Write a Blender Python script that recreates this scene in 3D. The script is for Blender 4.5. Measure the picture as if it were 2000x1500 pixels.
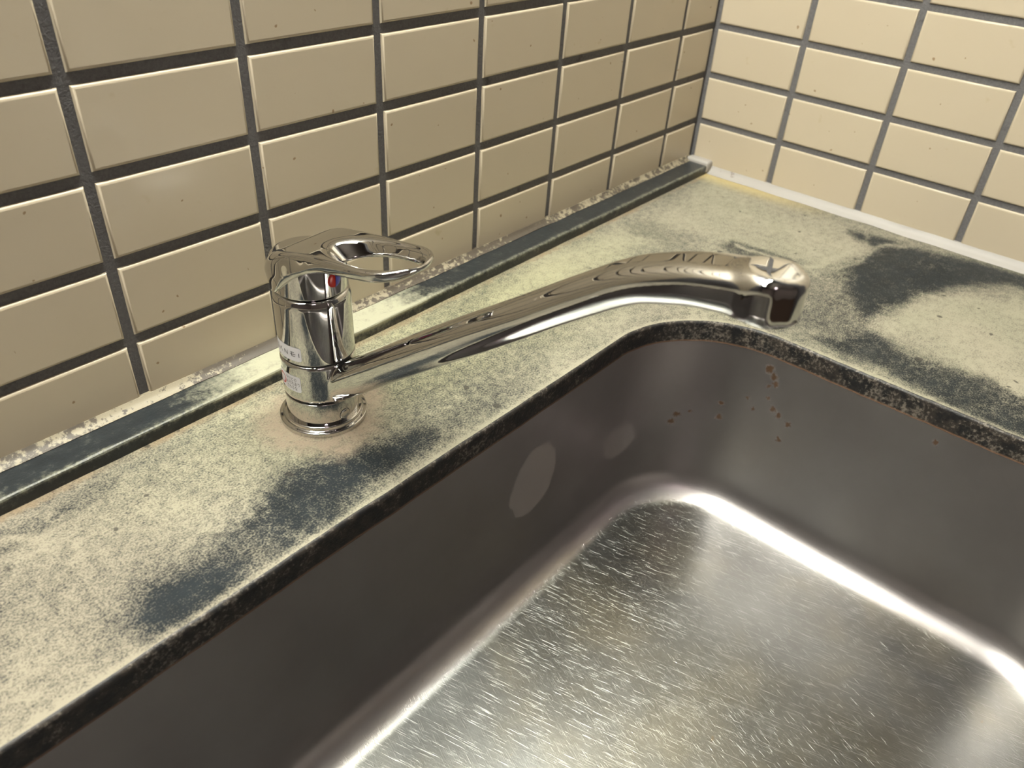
import bpy, bmesh, math, random
import numpy as np
from mathutils import Vector, Matrix

random.seed(7)
SC = bpy.context.scene
COL = SC.collection
for o in list(bpy.data.objects):
    bpy.data.objects.remove(o)

# ---------------------------------------------------------------- camera
cam_d = bpy.data.cameras.new('camera')
cam = bpy.data.objects.new('camera', cam_d)
COL.objects.link(cam)
SC.camera = cam
_R = [[0.6522984387069033, -0.755834621245346, 0.05675184743599032],
      [-0.41071919684273295, -0.41539951217220566, -0.8116359939233417],
      [0.6370372737959287, 0.5061198184362603, -0.5814002418133822]]   # right, down, forward
_C = (-0.83198, -0.41854, 0.31768)
cam.matrix_world = Matrix(((_R[0][0], -_R[1][0], -_R[2][0], _C[0]),
                           (_R[0][1], -_R[1][1], -_R[2][1], _C[1]),
                           (_R[0][2], -_R[1][2], -_R[2][2], _C[2]),
                           (0, 0, 0, 1)))
cam_d.sensor_fit = 'HORIZONTAL'
cam_d.sensor_width = 36.0
cam_d.lens = 36.0 * 1535.94 / 2000.0
cam_d.clip_start = 0.01
cam_d.dof.use_dof = True
cam_d.dof.focus_distance = 0.50
cam_d.dof.aperture_fstop = 11.0

# ---------------------------------------------------------------- world and exposure
world = bpy.data.worlds.new('room_air')
SC.world = world
world.use_nodes = True
world.node_tree.nodes['Background'].inputs['Color'].default_value = (0.9, 0.86, 0.88, 1)
world.node_tree.nodes['Background'].inputs['Strength'].default_value = 0.02
SC.view_settings.view_transform = 'Standard'
SC.view_settings.look = 'None'
SC.view_settings.exposure = 0.0
SC.view_settings.gamma = 1.0
SC.view_settings.use_curve_mapping = False

TUBE_POWER = 104.0       # emission strength of the strip light over the sink
ROOM_POWER = 9.0        # emission strength of the room's ceiling light

# ---------------------------------------------------------------- node helpers
class NT:
    def __init__(self, name):
        self.m = bpy.data.materials.new(name)
        self.m.use_nodes = True
        self.t = self.m.node_tree
        self.t.nodes.clear()
        self.out = self.t.nodes.new('ShaderNodeOutputMaterial')
        self.bsdf = self.t.nodes.new('ShaderNodeBsdfPrincipled')
        self.t.links.new(self.bsdf.outputs[0], self.out.inputs[0])
    def n(self, typ, **kw):
        nd = self.t.nodes.new(typ)
        for k, v in kw.items():
            setattr(nd, k, v)
        return nd
    def put(self, sock, val):
        if isinstance(val, bpy.types.NodeSocket):
            self.t.links.new(val, sock)
        elif isinstance(val, (tuple, list)) and len(val) == 3 and sock.type == 'RGBA':
            sock.default_value = (*val, 1)
        else:
            sock.default_value = val
    def coord(self):
        return self.n('ShaderNodeTexCoord').outputs['Object']
    def math(self, op, a, b=0.0, clamp=False):
        nd = self.n('ShaderNodeMath', operation=op, use_clamp=clamp)
        self.put(nd.inputs[0], a); self.put(nd.inputs[1], b)
        return nd.outputs[0]
    def vmath(self, op, a, b=(0, 0, 0)):
        nd = self.n('ShaderNodeVectorMath', operation=op)
        self.put(nd.inputs[0], a); self.put(nd.inputs[1], b)
        return nd.outputs['Value'] if op in ('LENGTH', 'DISTANCE', 'DOT_PRODUCT') else nd.outputs[0]
    def scale(self, v, s):
        nd = self.n('ShaderNodeVectorMath', operation='SCALE')
        self.put(nd.inputs[0], v); self.put(nd.inputs['Scale'], s)
        return nd.outputs[0]
    def noise(self, vec, scale, detail=3.0, rough=0.55, col=False):
        nd = self.n('ShaderNodeTexNoise')
        self.put(nd.inputs['Vector'], vec)
        nd.inputs['Scale'].default_value = scale
        nd.inputs['Detail'].default_value = detail
        nd.inputs['Roughness'].default_value = rough
        return nd.outputs['Color'] if col else nd.outputs['Fac']
    def ramp(self, v, a, b, c=0.0, d=1.0, smooth=True):
        nd = self.n('ShaderNodeMapRange', interpolation_type='SMOOTHSTEP' if smooth else 'LINEAR')
        nd.clamp = True
        self.put(nd.inputs['Value'], v)
        nd.inputs['From Min'].default_value = a
        nd.inputs['From Max'].default_value = b
        nd.inputs['To Min'].default_value = c
        nd.inputs['To Max'].default_value = d
        return nd.outputs['Result']
    def mix(self, f, a, b):
        nd = self.n('ShaderNodeMix', data_type='RGBA')
        self.put(nd.inputs[0], f); self.put(nd.inputs[6], a); self.put(nd.inputs[7], b)
        return nd.outputs[2]
    def mapping(self, vec, loc=(0, 0, 0), rot=(0, 0, 0), scale=(1, 1, 1), typ='POINT'):
        nd = self.n('ShaderNodeMapping', vector_type=typ)
        self.put(nd.inputs['Vector'], vec)
        nd.inputs['Location'].default_value = loc
        nd.inputs['Rotation'].default_value = rot
        nd.inputs['Scale'].default_value = scale
        return nd.outputs[0]
    def blob(self, vec, c, r, rot=0.0, inner=0.4, axis='z'):
        """1 inside an ellipse on a plane, 0 outside"""
        if axis == 'z':
            loc, sc, ro = (c[0], c[1], 0), (r[0], r[1], 1e3), (0, 0, rot)
        elif axis == 'y':
            loc, sc, ro = (c[0], 0, c[1]), (r[0], 1e3, r[1]), (0, rot, 0)
        else:
            loc, sc, ro = (0, c[0], c[1]), (1e3, r[0], r[1]), (rot, 0, 0)
        v = self.mapping(vec, loc, ro, sc, 'TEXTURE')
        return self.ramp(self.vmath('LENGTH', v), 1.0, inner), self.vmath('LENGTH', v)
    def bump(self, h, strength, dist):
        nd = self.n('ShaderNodeBump')
        nd.inputs['Strength'].default_value = strength
        nd.inputs['Distance'].default_value = dist
        self.put(nd.inputs['Height'], h)
        return nd.outputs[0]
    def set(self, **kw):
        names = dict(color='Base Color', rough='Roughness', metal='Metallic', spec='Specular IOR Level',
                     normal='Normal', emit='Emission Color', estr='Emission Strength', coat='Coat Weight',
                     coat_rough='Coat Roughness', aniso='Anisotropic')
        for k, v in kw.items():
            self.put(self.bsdf.inputs[names[k]], v)
        return self.m

def sep(nt, v):
    s = nt.n('ShaderNodeSeparateXYZ'); nt.put(s.inputs[0], v)
    return s.outputs

# ---------------------------------------------------------------- materials
MM = 0.001
HX1, HY1 = -0.288, -0.163          # right and rear edges of the sink cut-out
HX0, HY0 = -1.120, -0.560
HR = 0.090
FX, FY = -0.594, -0.076            # tap axis

def hole_distance(nt, v):
    """signed distance from the cut-out outline, positive on the stone"""
    cx, cy = (HX0 + HX1) / 2, (HY0 + HY1) / 2
    bx, by = (HX1 - HX0) / 2 - HR, (HY1 - HY0) / 2 - HR
    q = nt.vmath('SUBTRACT', nt.vmath('ABSOLUTE', nt.vmath('SUBTRACT', v, (cx, cy, 0))), (bx, by, 0))
    x, y, _ = sep(nt, q)
    mx, my = nt.math('MAXIMUM', x, 0.0), nt.math('MAXIMUM', y, 0.0)
    ln = nt.math('SQRT', nt.math('ADD', nt.math('MULTIPLY', mx, mx), nt.math('MULTIPLY', my, my)))
    ins = nt.math('MINIMUM', nt.math('MAXIMUM', x, y), 0.0)
    return nt.math('SUBTRACT', nt.math('ADD', ln, ins), HR)

# mineral-stained dark stone of the worktop
def stone_top():
    nt = NT('stained_dark_stone')
    co = nt.coord()
    wn = nt.noise(co, 22, 3, col=True)
    wf = nt.noise(co, 120, 3, col=True)
    warp = nt.vmath('ADD', co, nt.vmath('ADD', nt.scale(nt.vmath('SUBTRACT', wn, (.5, .5, .5)), 0.035),
                                        nt.scale(nt.vmath('SUBTRACT', wf, (.5, .5, .5)), 0.010)))
    at = nt.n('ShaderNodeAttribute', attribute_name='limescale')
    dep = at.outputs['Fac']
    big = nt.noise(co, 14, 4, 0.6)
    mid = nt.noise(co, 160, 4, 0.65)
    fine = nt.noise(co, 820, 3, 0.65)
    d = hole_distance(nt, nt.vmath('ADD', co, nt.scale(nt.vmath('SUBTRACT', wf, (.5, .5, .5)), 0.004)))
    fringe = nt.ramp(d, 0.008, 0.002, 0.0, 0.30)
    cov = nt.math('ADD', dep, nt.math('MULTIPLY', nt.math('SUBTRACT', big, .5), 0.45))
    cov = nt.math('ADD', cov, fringe)
    wisp = nt.ramp(nt.math('ABSOLUTE', nt.math('SUBTRACT', nt.noise(warp, 24, 5, .6), .5)), .028, .0)
    cov = nt.math('ADD', cov, nt.math('MULTIPLY', nt.math('MULTIPLY', wisp, nt.ramp(big, .42, .62)), .18))
    grain = nt.math('ADD', nt.math('MULTIPLY', nt.math('SUBTRACT', fine, .5), 1.5),
                    nt.math('MULTIPLY', nt.math('SUBTRACT', mid, .5), 0.8))
    lime = nt.ramp(nt.math('ADD', cov, grain), 0.08, 0.92)
    # colours
    tone = nt.noise(co, 9, 3)
    x, y, z = sep(nt, co)
    yel, _ = nt.blob(warp, (-0.46, -0.06), (0.34, 0.10), 0, 0.1)
    limec = nt.mix(nt.math('MULTIPLY', nt.ramp(tone, .35, .65), .6, True), (0.33, 0.305, 0.235), (0.305, 0.295, 0.218))
    limec = nt.mix(nt.ramp(x, -0.66, -0.76), limec, (0.305, 0.275, 0.212))
    limec = nt.mix(nt.math('MULTIPLY', yel, .75), limec, (0.36, 0.35, 0.215))
    darkc = nt.mix(nt.noise(co, 60, 2), (0.008, 0.010, 0.012), (0.022, 0.028, 0.033))
    colr = nt.mix(lime, darkc, limec)
    # brownish scale ring around the tap foot
    rr = nt.vmath('LENGTH', nt.vmath('MULTIPLY', nt.vmath('SUBTRACT', warp, (FX, FY, 0)), (1, 1, 0)))
    ring = nt.math('MULTIPLY', nt.ramp(rr, 0.050, 0.030), nt.ramp(mid, .30, .60, .35, .85))
    colr = nt.mix(ring, colr, (0.30, 0.235, 0.175))
    # orange dirt line at the foot of the upstand
    yl = sep(nt, nt.vmath('ADD', co, nt.scale(nt.vmath('SUBTRACT', wf, (.5, .5, .5)), 0.010)))[1]
    line = nt.math('MULTIPLY', nt.ramp(yl, -0.0350, -0.0295), nt.ramp(big, .35, .65, .15, .75))
    colr = nt.mix(line, colr, (0.22, 0.15, 0.085))
    # yellow scale by the far wall
    xl = nt.ramp(x, -0.040, -0.008)
    yf = nt.ramp(y, -0.20, -0.08)
    colr = nt.mix(nt.math('MULTIPLY', nt.math('MULTIPLY', xl, yf), .7), colr, (0.55, 0.44, 0.20))
    # a lone white splash near the corner of the picture
    spl, _ = nt.blob(warp, (-0.850, -0.165), (0.012, 0.012), 0, 0.2)
    colr = nt.mix(nt.math('MULTIPLY', spl, .6), colr, (0.75, 0.74, 0.70))
    spk = nt.ramp(nt.noise(co, 95, 1, 0.4), .265, .225)
    colr = nt.mix(nt.math('MULTIPLY', spk, .75), colr, (0.03, 0.028, 0.026))
    h = nt.math('ADD', nt.math('MULTIPLY', lime, 0.7), nt.math('MULTIPLY', fine, 0.6))
    nt.set(color=colr, rough=nt.ramp(lime, 0, 1, 0.45, 0.65), spec=0.16, normal=nt.bump(h, 0.55, 0.0006))
    return nt.m

def stone_kerb():
    nt = NT('stained_black_upstand_stone')
    co = nt.coord()
    wn = nt.noise(co, 40, 4, col=True)
    warp = nt.vmath('ADD', co, nt.scale(nt.vmath('SUBTRACT', wn, (.5, .5, .5)), 0.03))
    x, y, z = sep(nt, warp)
    fine = nt.noise(co, 560, 3, 0.65)
    mid = nt.noise(co, 110, 4, 0.65)
    pale, _ = nt.blob(warp, (-0.545, -0.02), (0.130, 0.10), 0, 0.35)
    xr, yr, zr = sep(nt, co)
    fringe = nt.math('MULTIPLY', nt.ramp(yr, -0.0225, -0.0275), nt.ramp(zr, 0.005, 0.009))
    top = nt.ramp(zr, 0.004, 0.0088)
    cov = nt.math('ADD', nt.math('MULTIPLY', nt.math('MULTIPLY', pale, nt.math('ADD', nt.math('MULTIPLY', top, .75), .25)), 0.75), nt.math('MULTIPLY', fringe, 0.30))
    cov = nt.math('ADD', cov, nt.math('MULTIPLY', nt.math('SUBTRACT', mid, .5), 0.9))
    cov = nt.math('ADD', cov, nt.math('MULTIPLY', nt.math('SUBTRACT', fine, .5), 0.6))
    lime = nt.ramp(cov, 0.05, 0.80)
    colr = nt.mix(lime, nt.mix(mid, (0.008, 0.010, 0.012), (0.030, 0.036, 0.040)), (0.36, 0.355, 0.26))
    nt.set(color=colr, rough=nt.ramp(lime, 0, 1, .30, .6), spec=0.45, normal=nt.bump(nt.math('ADD', fine, lime), 0.4, 0.0005))
    return nt.m

def stone_cut():
    nt = NT('mottled_dark_cut_stone')
    co = nt.coord()
    fine = nt.noise(co, 480, 3, 0.6)
    mid = nt.noise(co, 130, 4, 0.65)
    big = nt.noise(co, 28, 3)
    x, y, z = sep(nt, co)
    right = nt.ramp(x, -0.40, -0.31, 0.0, 0.10)
    cov = nt.math('ADD', nt.math('ADD', nt.math('MULTIPLY', nt.math('SUBTRACT', fine, .5), 1.5), right),
                  nt.math('MULTIPLY', nt.math('SUBTRACT', nt.math('ADD', mid, big), 1.0), 0.9))
    lime = nt.ramp(cov, 0.08, 0.55)
    c = nt.mix(nt.ramp(mid, .4, .6), (0.010, 0.010, 0.011), (0.032, 0.026, 0.022))
    c = nt.mix(nt.math('MULTIPLY', lime, .8), c, nt.mix(big, (0.27, 0.22, 0.165), (0.23, 0.215, 0.19)))
    low = nt.ramp(z, -0.0158, -0.0175)
    c = nt.mix(nt.math('MULTIPLY', low, .7), c, (0.26, 0.15, 0.09))
    nt.set(color=c, rough=0.5, normal=nt.bump(fine, 0.7, 0.0006))
    return nt.m

def steel():
    nt = NT('scratched_stainless_steel')
    co = nt.coord()
    geo = nt.n('ShaderNodeNewGeometry')
    nz = nt.math('ABSOLUTE', sep(nt, geo.outputs['Normal'])[2])
    floor = nt.ramp(nz, 0.75, 0.97)
    x, y, z = sep(nt, co)
    warp = nt.vmath('ADD', co, nt.scale(nt.vmath('SUBTRACT', nt.noise(co, 70, 4, col=True), (.5, .5, .5)), 0.012))
    # scratches: long thin streaks, mainly front to back on the floor and along the walls
    rot = nt.mapping(co, rot=(0, 0, math.radians(-14)))
    s1 = nt.noise(nt.vmath('MULTIPLY', rot, (1500, 60, 900)), 1.0, 2, .6)
    s2 = nt.noise(nt.vmath('MULTIPLY', nt.mapping(co, rot=(0, 0, math.radians(20))), (1700, 90, 400)), 1.0, 2, .6)
    scr = nt.math('ADD', nt.math('MULTIPLY', nt.math('ADD', s1, s2), 0.30), nt.math('MULTIPLY', nt.math('MAXIMUM', nt.ramp(s1, .58, .78), nt.ramp(s2, .60, .80)), .35))
    wallg = nt.noise(nt.vmath('MULTIPLY', co, (25, 25, 700)), 1.0, 2, .6)
    hgt = nt.math('ADD', nt.math('MULTIPLY', scr, floor), nt.math('MULTIPLY', wallg, nt.math('SUBTRACT', 0.35, nt.math('MULTIPLY', floor, 0.35))))
    cloud = nt.noise(co, 18, 4, .6)
    c = nt.mix(nt.ramp(cloud, .1, .9), (0.395, 0.365, 0.362), (0.45, 0.428, 0.426))
    # dimmer light on the flat floor painted into its colour, scratch glints too
    sparse = nt.math('MAXIMUM', nt.ramp(s1, .56, .72), nt.ramp(s2, .58, .74))
    floor_dim = nt.ramp(nz, 0.93, 0.995)
    c = nt.mix(floor_dim, c, nt.mix(nt.ramp(cloud, .2, .8), (0.135, 0.137, 0.133), (0.185, 0.188, 0.182)))
    c = nt.mix(nt.math('MULTIPLY', nt.math('MULTIPLY', sparse, floor_dim), .42), c, (0.48, 0.49, 0.47))
    # faint yellow film on the floor
    film = nt.math('MULTIPLY', nt.ramp(nt.noise(co, 11, 3), .40, .80), nt.math('MULTIPLY', floor, .40))
    c = nt.mix(film, c, (0.30, 0.27, 0.19))
    rough = nt.ramp(cloud, .1, .9, .37, .42)
    rough = nt.math('SUBTRACT', rough, nt.math('MULTIPLY', floor, .06))
    rough = nt.math('ADD', rough, nt.math('MULTIPLY', nt.math('MULTIPLY', nt.math('SUBTRACT', scr, .5), floor), .12))
    # round patches left by old suction cups on the rear wall
    metal = 1.0
    fine = nt.noise(co, 420, 3, .6)
    spots = None
    for (cx, cz, rx, rz, rot_, am) in [(-0.478, -0.078, 0.027, 0.033, 0.35, 1.0), (-0.366, -0.108, 0.020, 0.018, 0.35, 0.7)]:
        b, ln = nt.blob(warp, (cx, cz), (rx, rz), rot_, 0.86, axis='y')
        b = nt.math('MULTIPLY', b, nt.ramp(y, -0.21, -0.19, 0.0, am))
        spots = b if spots is None else nt.math('MAXIMUM', spots, b)
    spots = nt.math('MULTIPLY', spots, nt.ramp(fine, .30, .40, .45, 1.0))
    c = nt.mix(nt.math('MULTIPLY', spots, .5), c, (0.48, 0.44, 0.42))
    rough = nt.math('ADD', rough, nt.math('MULTIPLY', spots, .22))
    # rust specks on the right wall
    rust = None
    rwarp = nt.vmath('ADD', co, nt.scale(nt.vmath('SUBTRACT', nt.noise(co, 300, 2, col=True), (.5, .5, .5)), 0.006))
    for (ry, rz, r) in [(-.250, -.029, 3.2), (-.255, -.034, 2.6), (-.253, -.044, 2.0), (-.258, -.040, 2.2), (-.256, -.055, 1.8),
                        (-.262, -.063, 2.6), (-.268, -.066, 2.4), (-.277, -.070, 2.2), (-.274, -.087, 1.8), (-.192, -.092, 2.2),
                        (-.190, -.100, 2.4), (-.221, -.075, 1.8), (-.222, -.089, 2.6), (-.246, -.070, 1.8), (-.380, -.030, 2.0),
                        (-.200, -.088, 1.6), (-.240, -.062, 1.5)]:
        b, _ = nt.blob(rwarp, (ry, rz), (r * MM * 1.5, r * MM * 1.7), 0, 0.35, axis='x')
        rust = b if rust is None else nt.math('MAXIMUM', rust, b)
    rust = nt.math('MULTIPLY', rust, nt.ramp(x, -0.40, -0.36))
    rust = nt.math('MULTIPLY', rust, nt.ramp(z, -0.15, -0.14))
    c = nt.mix(nt.math('MULTIPLY', rust, .95), c, (0.085, 0.040, 0.012))
    # dried splashes near the rim and brown flecks on the floor
    dry = nt.math('MULTIPLY', nt.ramp(nt.noise(co, 130, 5, .75), .60, .85), nt.ramp(z, -0.075, -0.02))
    fl = nt.math('MULTIPLY', nt.ramp(nt.noise(co, 90, 3, .6), .70, .80), floor)
    dirt = nt.math('MAXIMUM', nt.math('MULTIPLY', dry, .45), nt.math('MULTIPLY', fl, .0))
    c = nt.mix(dirt, c, (0.55, 0.47, 0.43))
    c = nt.mix(nt.math('MULTIPLY', fl, .5), c, (0.25, 0.17, 0.08))
    rough = nt.math('ADD', rough, nt.math('MULTIPLY', dirt, .4))
    metal = nt.math('SUBTRACT', 1.0, nt.math('ADD', nt.math('ADD', nt.math('MULTIPLY', dirt, .8), nt.math('MULTIPLY', rust, .8)), nt.math('MULTIPLY', spots, .25)))
    nt.set(color=c, metal=metal, rough=rough, normal=nt.bump(hgt, 0.5, 0.00030))
    return nt.m

def tile_mat():
    nt = NT('glazed_beige_tile')
    co = nt.coord()
    oi = nt.n('ShaderNodeObjectInfo')
    rnd = oi.outputs['Random']
    cv = nt.n('ShaderNodeCombineXYZ')
    nt.put(cv.inputs[0], nt.math('MULTIPLY', rnd, 37.0)); nt.put(cv.inputs[1], nt.math('MULTIPLY', rnd, 91.0))
    p = nt.vmath('ADD', co, cv.outputs[0])
    tone = nt.noise(p, 14, 4, .6)
    c = nt.mix(tone, (0.530, 0.455, 0.338), (0.560, 0.487, 0.370))
    c = nt.mix(nt.math('MULTIPLY', rnd, .5), c, (0.540, 0.465, 0.350))
    stain = nt.math('MULTIPLY', nt.ramp(nt.noise(p, 60, 2), .68, .80), .30)
    c = nt.mix(stain, c, (0.36, 0.26, 0.11))
    speck = nt.math('MULTIPLY', nt.ramp(nt.noise(p, 170, 1, .4), .765, .80), .7)
    c = nt.mix(speck, c, (0.22, 0.12, 0.05))
    film = nt.math('MULTIPLY', nt.ramp(nt.noise(p, 45, 5, .7), .60, .95), .10)
    c = nt.mix(film, c, (0.62, 0.55, 0.45))
    nt.set(color=c, rough=0.27, spec=0.5,
           normal=nt.bump(nt.math('ADD', nt.noise(p, 22, 2), nt.math('MULTIPLY', nt.ramp(nt.noise(p, 120, 2, .4), .72, .80), 0.25)), 0.16, 0.0007))
    return nt.m

def grout_mat():
    nt = NT('dark_grey_grout')
    co = nt.coord()
    n1, n2 = nt.noise(co, 500, 3, .7), nt.noise(co, 40, 4, .6)
    c = nt.mix(n1, (0.070, 0.067, 0.069), (0.20, 0.195, 0.20))
    c = nt.mix(nt.ramp(n2, .60, .78), c, (0.02, 0.02, 0.018))
    nt.set(color=c, rough=0.85, normal=nt.bump(n1, 0.8, 0.0009))
    return nt.m

def caulk_mat(name, clean, grime, amount, scale):
    nt = NT(name)
    co = nt.coord()
    n1, n2 = nt.noise(co, scale, 5, .7), nt.noise(co, 8, 3)
    g = nt.ramp(nt.math('ADD', n1, nt.math('MULTIPLY', nt.math('SUBTRACT', n2, .5), .9)), .62 - amount, .72 - amount)
    c = nt.mix(nt.math('MULTIPLY', g, .9), clean, grime)
    nt.set(color=c, rough=0.5, normal=nt.bump(n1, .4, .0006))
    return nt.m

def chrome_mat():
    nt = NT('polished_chrome')
    nt.set(color=(0.63, 0.625, 0.62), metal=1.0, rough=0.022)
    return nt.m

def plain(name, color, rough=0.5, metal=0.0, spec=0.5):
    nt = NT(name)
    n = nt.noise(nt.coord(), 60, 3)
    c2 = tuple(v * 0.9 for v in color)
    nt.set(color=nt.mix(n, color, c2), rough=rough, metal=metal, spec=spec)
    return nt.m

def emitter(name, color, strength):
    nt = NT(name)
    nt.set(color=(0.8, 0.8, 0.8), emit=color, estr=strength, rough=0.4)
    return nt.m

M = dict(
    stone=stone_top(), kerb=stone_kerb(), cut=stone_cut(), steel=steel(), tile=tile_mat(), grout=grout_mat(),
    caulk_back=caulk_mat('mouldy_yellowed_sealant', (0.27, 0.235, 0.165), (0.045, 0.034, 0.026), 0.21, 190),
    caulk_right=caulk_mat('pale_grey_sealant', (0.36, 0.34, 0.315), (0.15, 0.115, 0.09), -0.06, 120),
    chrome=chrome_mat(), gap=plain('black_rubber_seal', (0.006, 0.006, 0.006), .6),
    red=plain('red_plastic', (0.62, 0.020, 0.010), .25), blue=plain('blue_plastic', (0.09, 0.10, 0.42), .25),
    paper=plain('white_sticker_film', (0.74, 0.72, 0.75), .35), ink=plain('black_ink', (0.02, 0.02, 0.025), .5),
    redink=plain('red_ink', (0.50, 0.06, 0.05), .5),
    plaster=plain('cream_plaster', (0.22, 0.18, 0.165), .8), ceil=plain('off_white_ceiling', (0.30, 0.27, 0.25), .85),
    floor=plain('brown_floor_boards', (0.10, 0.065, 0.045), .5), white=plain('white_enamel', (0.75, 0.74, 0.70), .4),
    tube=emitter('lit_diffuser', (0.98, 0.97, 0.86), TUBE_POWER),
    room=emitter('lit_shade', (1.0, 0.80, 0.82), ROOM_POWER),
)

# ---------------------------------------------------------------- object helpers
def link(name, mesh, mat=None, parent=None, smooth=False):
    o = bpy.data.objects.new(name, mesh)
    COL.objects.link(o)
    if mat is not None and not mesh.materials:
        mesh.materials.append(mat)
    if parent is not None:
        o.parent = parent
    if smooth:
        for p in mesh.polygons:
            p.use_smooth = True
    return o

def mesh_from(name, v, f, smooth=False):
    me = bpy.data.meshes.new(name)
    me.from_pydata([tuple(map(float, p)) for p in v], [], [tuple(map(int, q)) for q in f])
    me.update()
    if smooth:
        me.polygons.foreach_set('use_smooth', [True] * len(me.polygons))
    return me

def tag(o, label=None, cat=None, group=None, kind=None):
    if label: o['label'] = label
    if cat: o['category'] = cat
    if group: o['group'] = group
    if kind: o['kind'] = kind
    return o

def box_mesh(name, x0, x1, y0, y1, z0, z1, bevel=0.0, seg=2):
    bm = bmesh.new()
    vs = [bm.verts.new((x, y, z)) for x in (x0, x1) for y in (y0, y1) for z in (z0, z1)]
    for q in ((0, 1, 3, 2), (4, 6, 7, 5), (0, 4, 5, 1), (2, 3, 7, 6), (0, 2, 6, 4), (1, 5, 7, 3)):
        bm.faces.new([vs[i] for i in q])
    if bevel:
        bmesh.ops.bevel(bm, geom=list(bm.edges), offset=bevel, segments=seg, profile=0.5, affect='EDGES')
    bmesh.ops.recalc_face_normals(bm, faces=bm.faces)
    me = bpy.data.meshes.new(name)
    bm.to_mesh(me); bm.free()
    return me

def lathe(name, prof, n=128, cx=0.0, cy=0.0, close=True):
    """prof: list of (r, z) in metres from bottom to top; revolved about a vertical axis"""
    v, f = [], []
    for r, z in prof:
        for k in range(n):
            a = 2 * math.pi * k / n
            v.append((cx + r * math.cos(a), cy + r * math.sin(a), z))
    for i in range(len(prof) - 1):
        for k in range(n):
            k2 = (k + 1) % n
            f.append((i * n + k, i * n + k2, (i + 1) * n + k2, (i + 1) * n + k))
    if close:
        f.append(tuple(reversed(range(n))))
        f.append(tuple(range((len(prof) - 1) * n, len(prof) * n)))
    return mesh_from(name, v, f)

def shade_by_angle(me, deg=32):
    """smooth shading with sharp edges kept where faces meet steeply"""
    bm = bmesh.new(); bm.from_mesh(me)
    for fc in bm.faces: fc.smooth = True
    for e in bm.edges:
        e.smooth = not (len(e.link_faces) == 2 and e.calc_face_angle(0) > math.radians(deg))
    bm.to_mesh(me); bm.free()
    return me

def sstep(x, a, b):
    t = np.clip((x - a) / (b - a), 0, 1)
    return t * t * (3 - 2 * t)

# ---------------------------------------------------------------- room shell
RX0, RX1, RY0, RY1, RZ0, RZ1 = -2.9, 0.0, -2.6, 0.0, -0.85, 1.55
T = 0.06
GR = 0.0018            # grout lies this far behind the tile faces
def struct(name, me, mat):
    return tag(link(name, me, mat), kind='structure')
wall_back = struct('wall_back', box_mesh('wall_back', RX0 - T, RX1 + T, GR, T, RZ0, RZ1), M['grout'])
wall_right = struct('wall_right', box_mesh('wall_right', GR, T, RY0 - T, GR, RZ0, RZ1), M['grout'])
struct('wall_left', box_mesh('wall_left', RX0 - T, RX0, RY0, GR, RZ0, RZ1), M['plaster'])
struct('wall_front', box_mesh('wall_front', RX0 - T, GR, RY0 - T, RY0, RZ0, RZ1), M['plaster'])
struct('floor', box_mesh('floor', RX0 - T, T, RY0 - T, T, RZ0 - T, RZ0), M['floor'])
struct('ceiling', box_mesh('ceiling', RX0 - T, T, RY0 - T, T, RZ1, RZ1 + T), M['ceil'])

# ---------------------------------------------------------------- tiles, each a piece of its wall
def tile_mesh(name, w, h):
    """pillowed tile lying in its local XY plane, face towards +Z, face level at z = 0"""
    prof = [(0.0, -0.006), (0.0, -0.0016), (0.0003, -0.0008), (0.0009, -0.0002), (0.0019, 0.0)]
    v, f = [], []
    for ins, z in prof:
        a, b = w / 2 - ins, h / 2 - ins
        v += [(-a, -b, z), (a, -b, z), (a, b, z), (-a, b, z)]
    for i in range(len(prof) - 1):
        for k in range(4):
            k2 = (k + 1) % 4
            f.append((i * 4 + k, i * 4 + k2, (i + 1) * 4 + k2, (i + 1) * 4 + k))
    n = (len(prof) - 1) * 4
    f.append((n, n + 1, n + 2, n + 3))
    me = mesh_from(name, v, f)
    me.materials.append(M['tile'])
    shade_by_angle(me, 50)
    me.polygons[len(me.polygons) - 1].use_smooth = False
    return me

PX, PZ, JT = 0.10058, 0.050, 0.0062
Z0 = 0.053                       # height of the lowest full joint
COLG = -0.06759                  # first vertical joint left of the corner
COLH = -0.09931                  # first vertical joint on the right wall
TW, TH = PX - JT, PZ - JT
tile_full = tile_mesh('tile', TW, TH)
wl = -COLG - JT / 2 - 0.0035
tile_cut = tile_mesh('tile_cut', wl, TH)
wr = -COLH - JT / 2 - 0.0035
tile_cut_r = tile_mesh('tile_cut_right', wr, TH)
NROW = 15
def lay(me, parent, base, loc):
    o = bpy.data.objects.new('tile', me)
    COL.objects.link(o)
    o.parent = parent
    j = Matrix.Rotation(random.uniform(-1, 1) * 0.0035, 4, 'X') @ Matrix.Rotation(random.uniform(-1, 1) * 0.0022, 4, 'Y')
    m = base @ j
    m.translation = Vector(loc)
    o.matrix_local = m
B_BACK = Matrix(((1, 0, 0, 0), (0, 0, -1, 0), (0, 1, 0, 0), (0, 0, 0, 1)))      # face towards -Y
B_RIGHT = Matrix(((0, 0, -1, 0), (-1, 0, 0, 0), (0, 1, 0, 0), (0, 0, 0, 1)))    # face towards -X
for r in range(-1, NROW):
    zc = Z0 + (r + 0.5) * PZ
    lay(tile_cut, wall_back, B_BACK, ((COLG + JT / 2 - 0.0035) / 2, 0, zc))
    for c in range(12):
        lay(tile_full, wall_back, B_BACK, (COLG - (c + 0.5) * PX, 0, zc))
    lay(tile_cut_r, wall_right, B_RIGHT, (0, (COLH + JT / 2 - 0.0035) / 2, zc))
    for c in range(7):
        lay(tile_full, wall_right, B_RIGHT, (0, COLH - (c + 0.5) * PX, zc))

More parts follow.
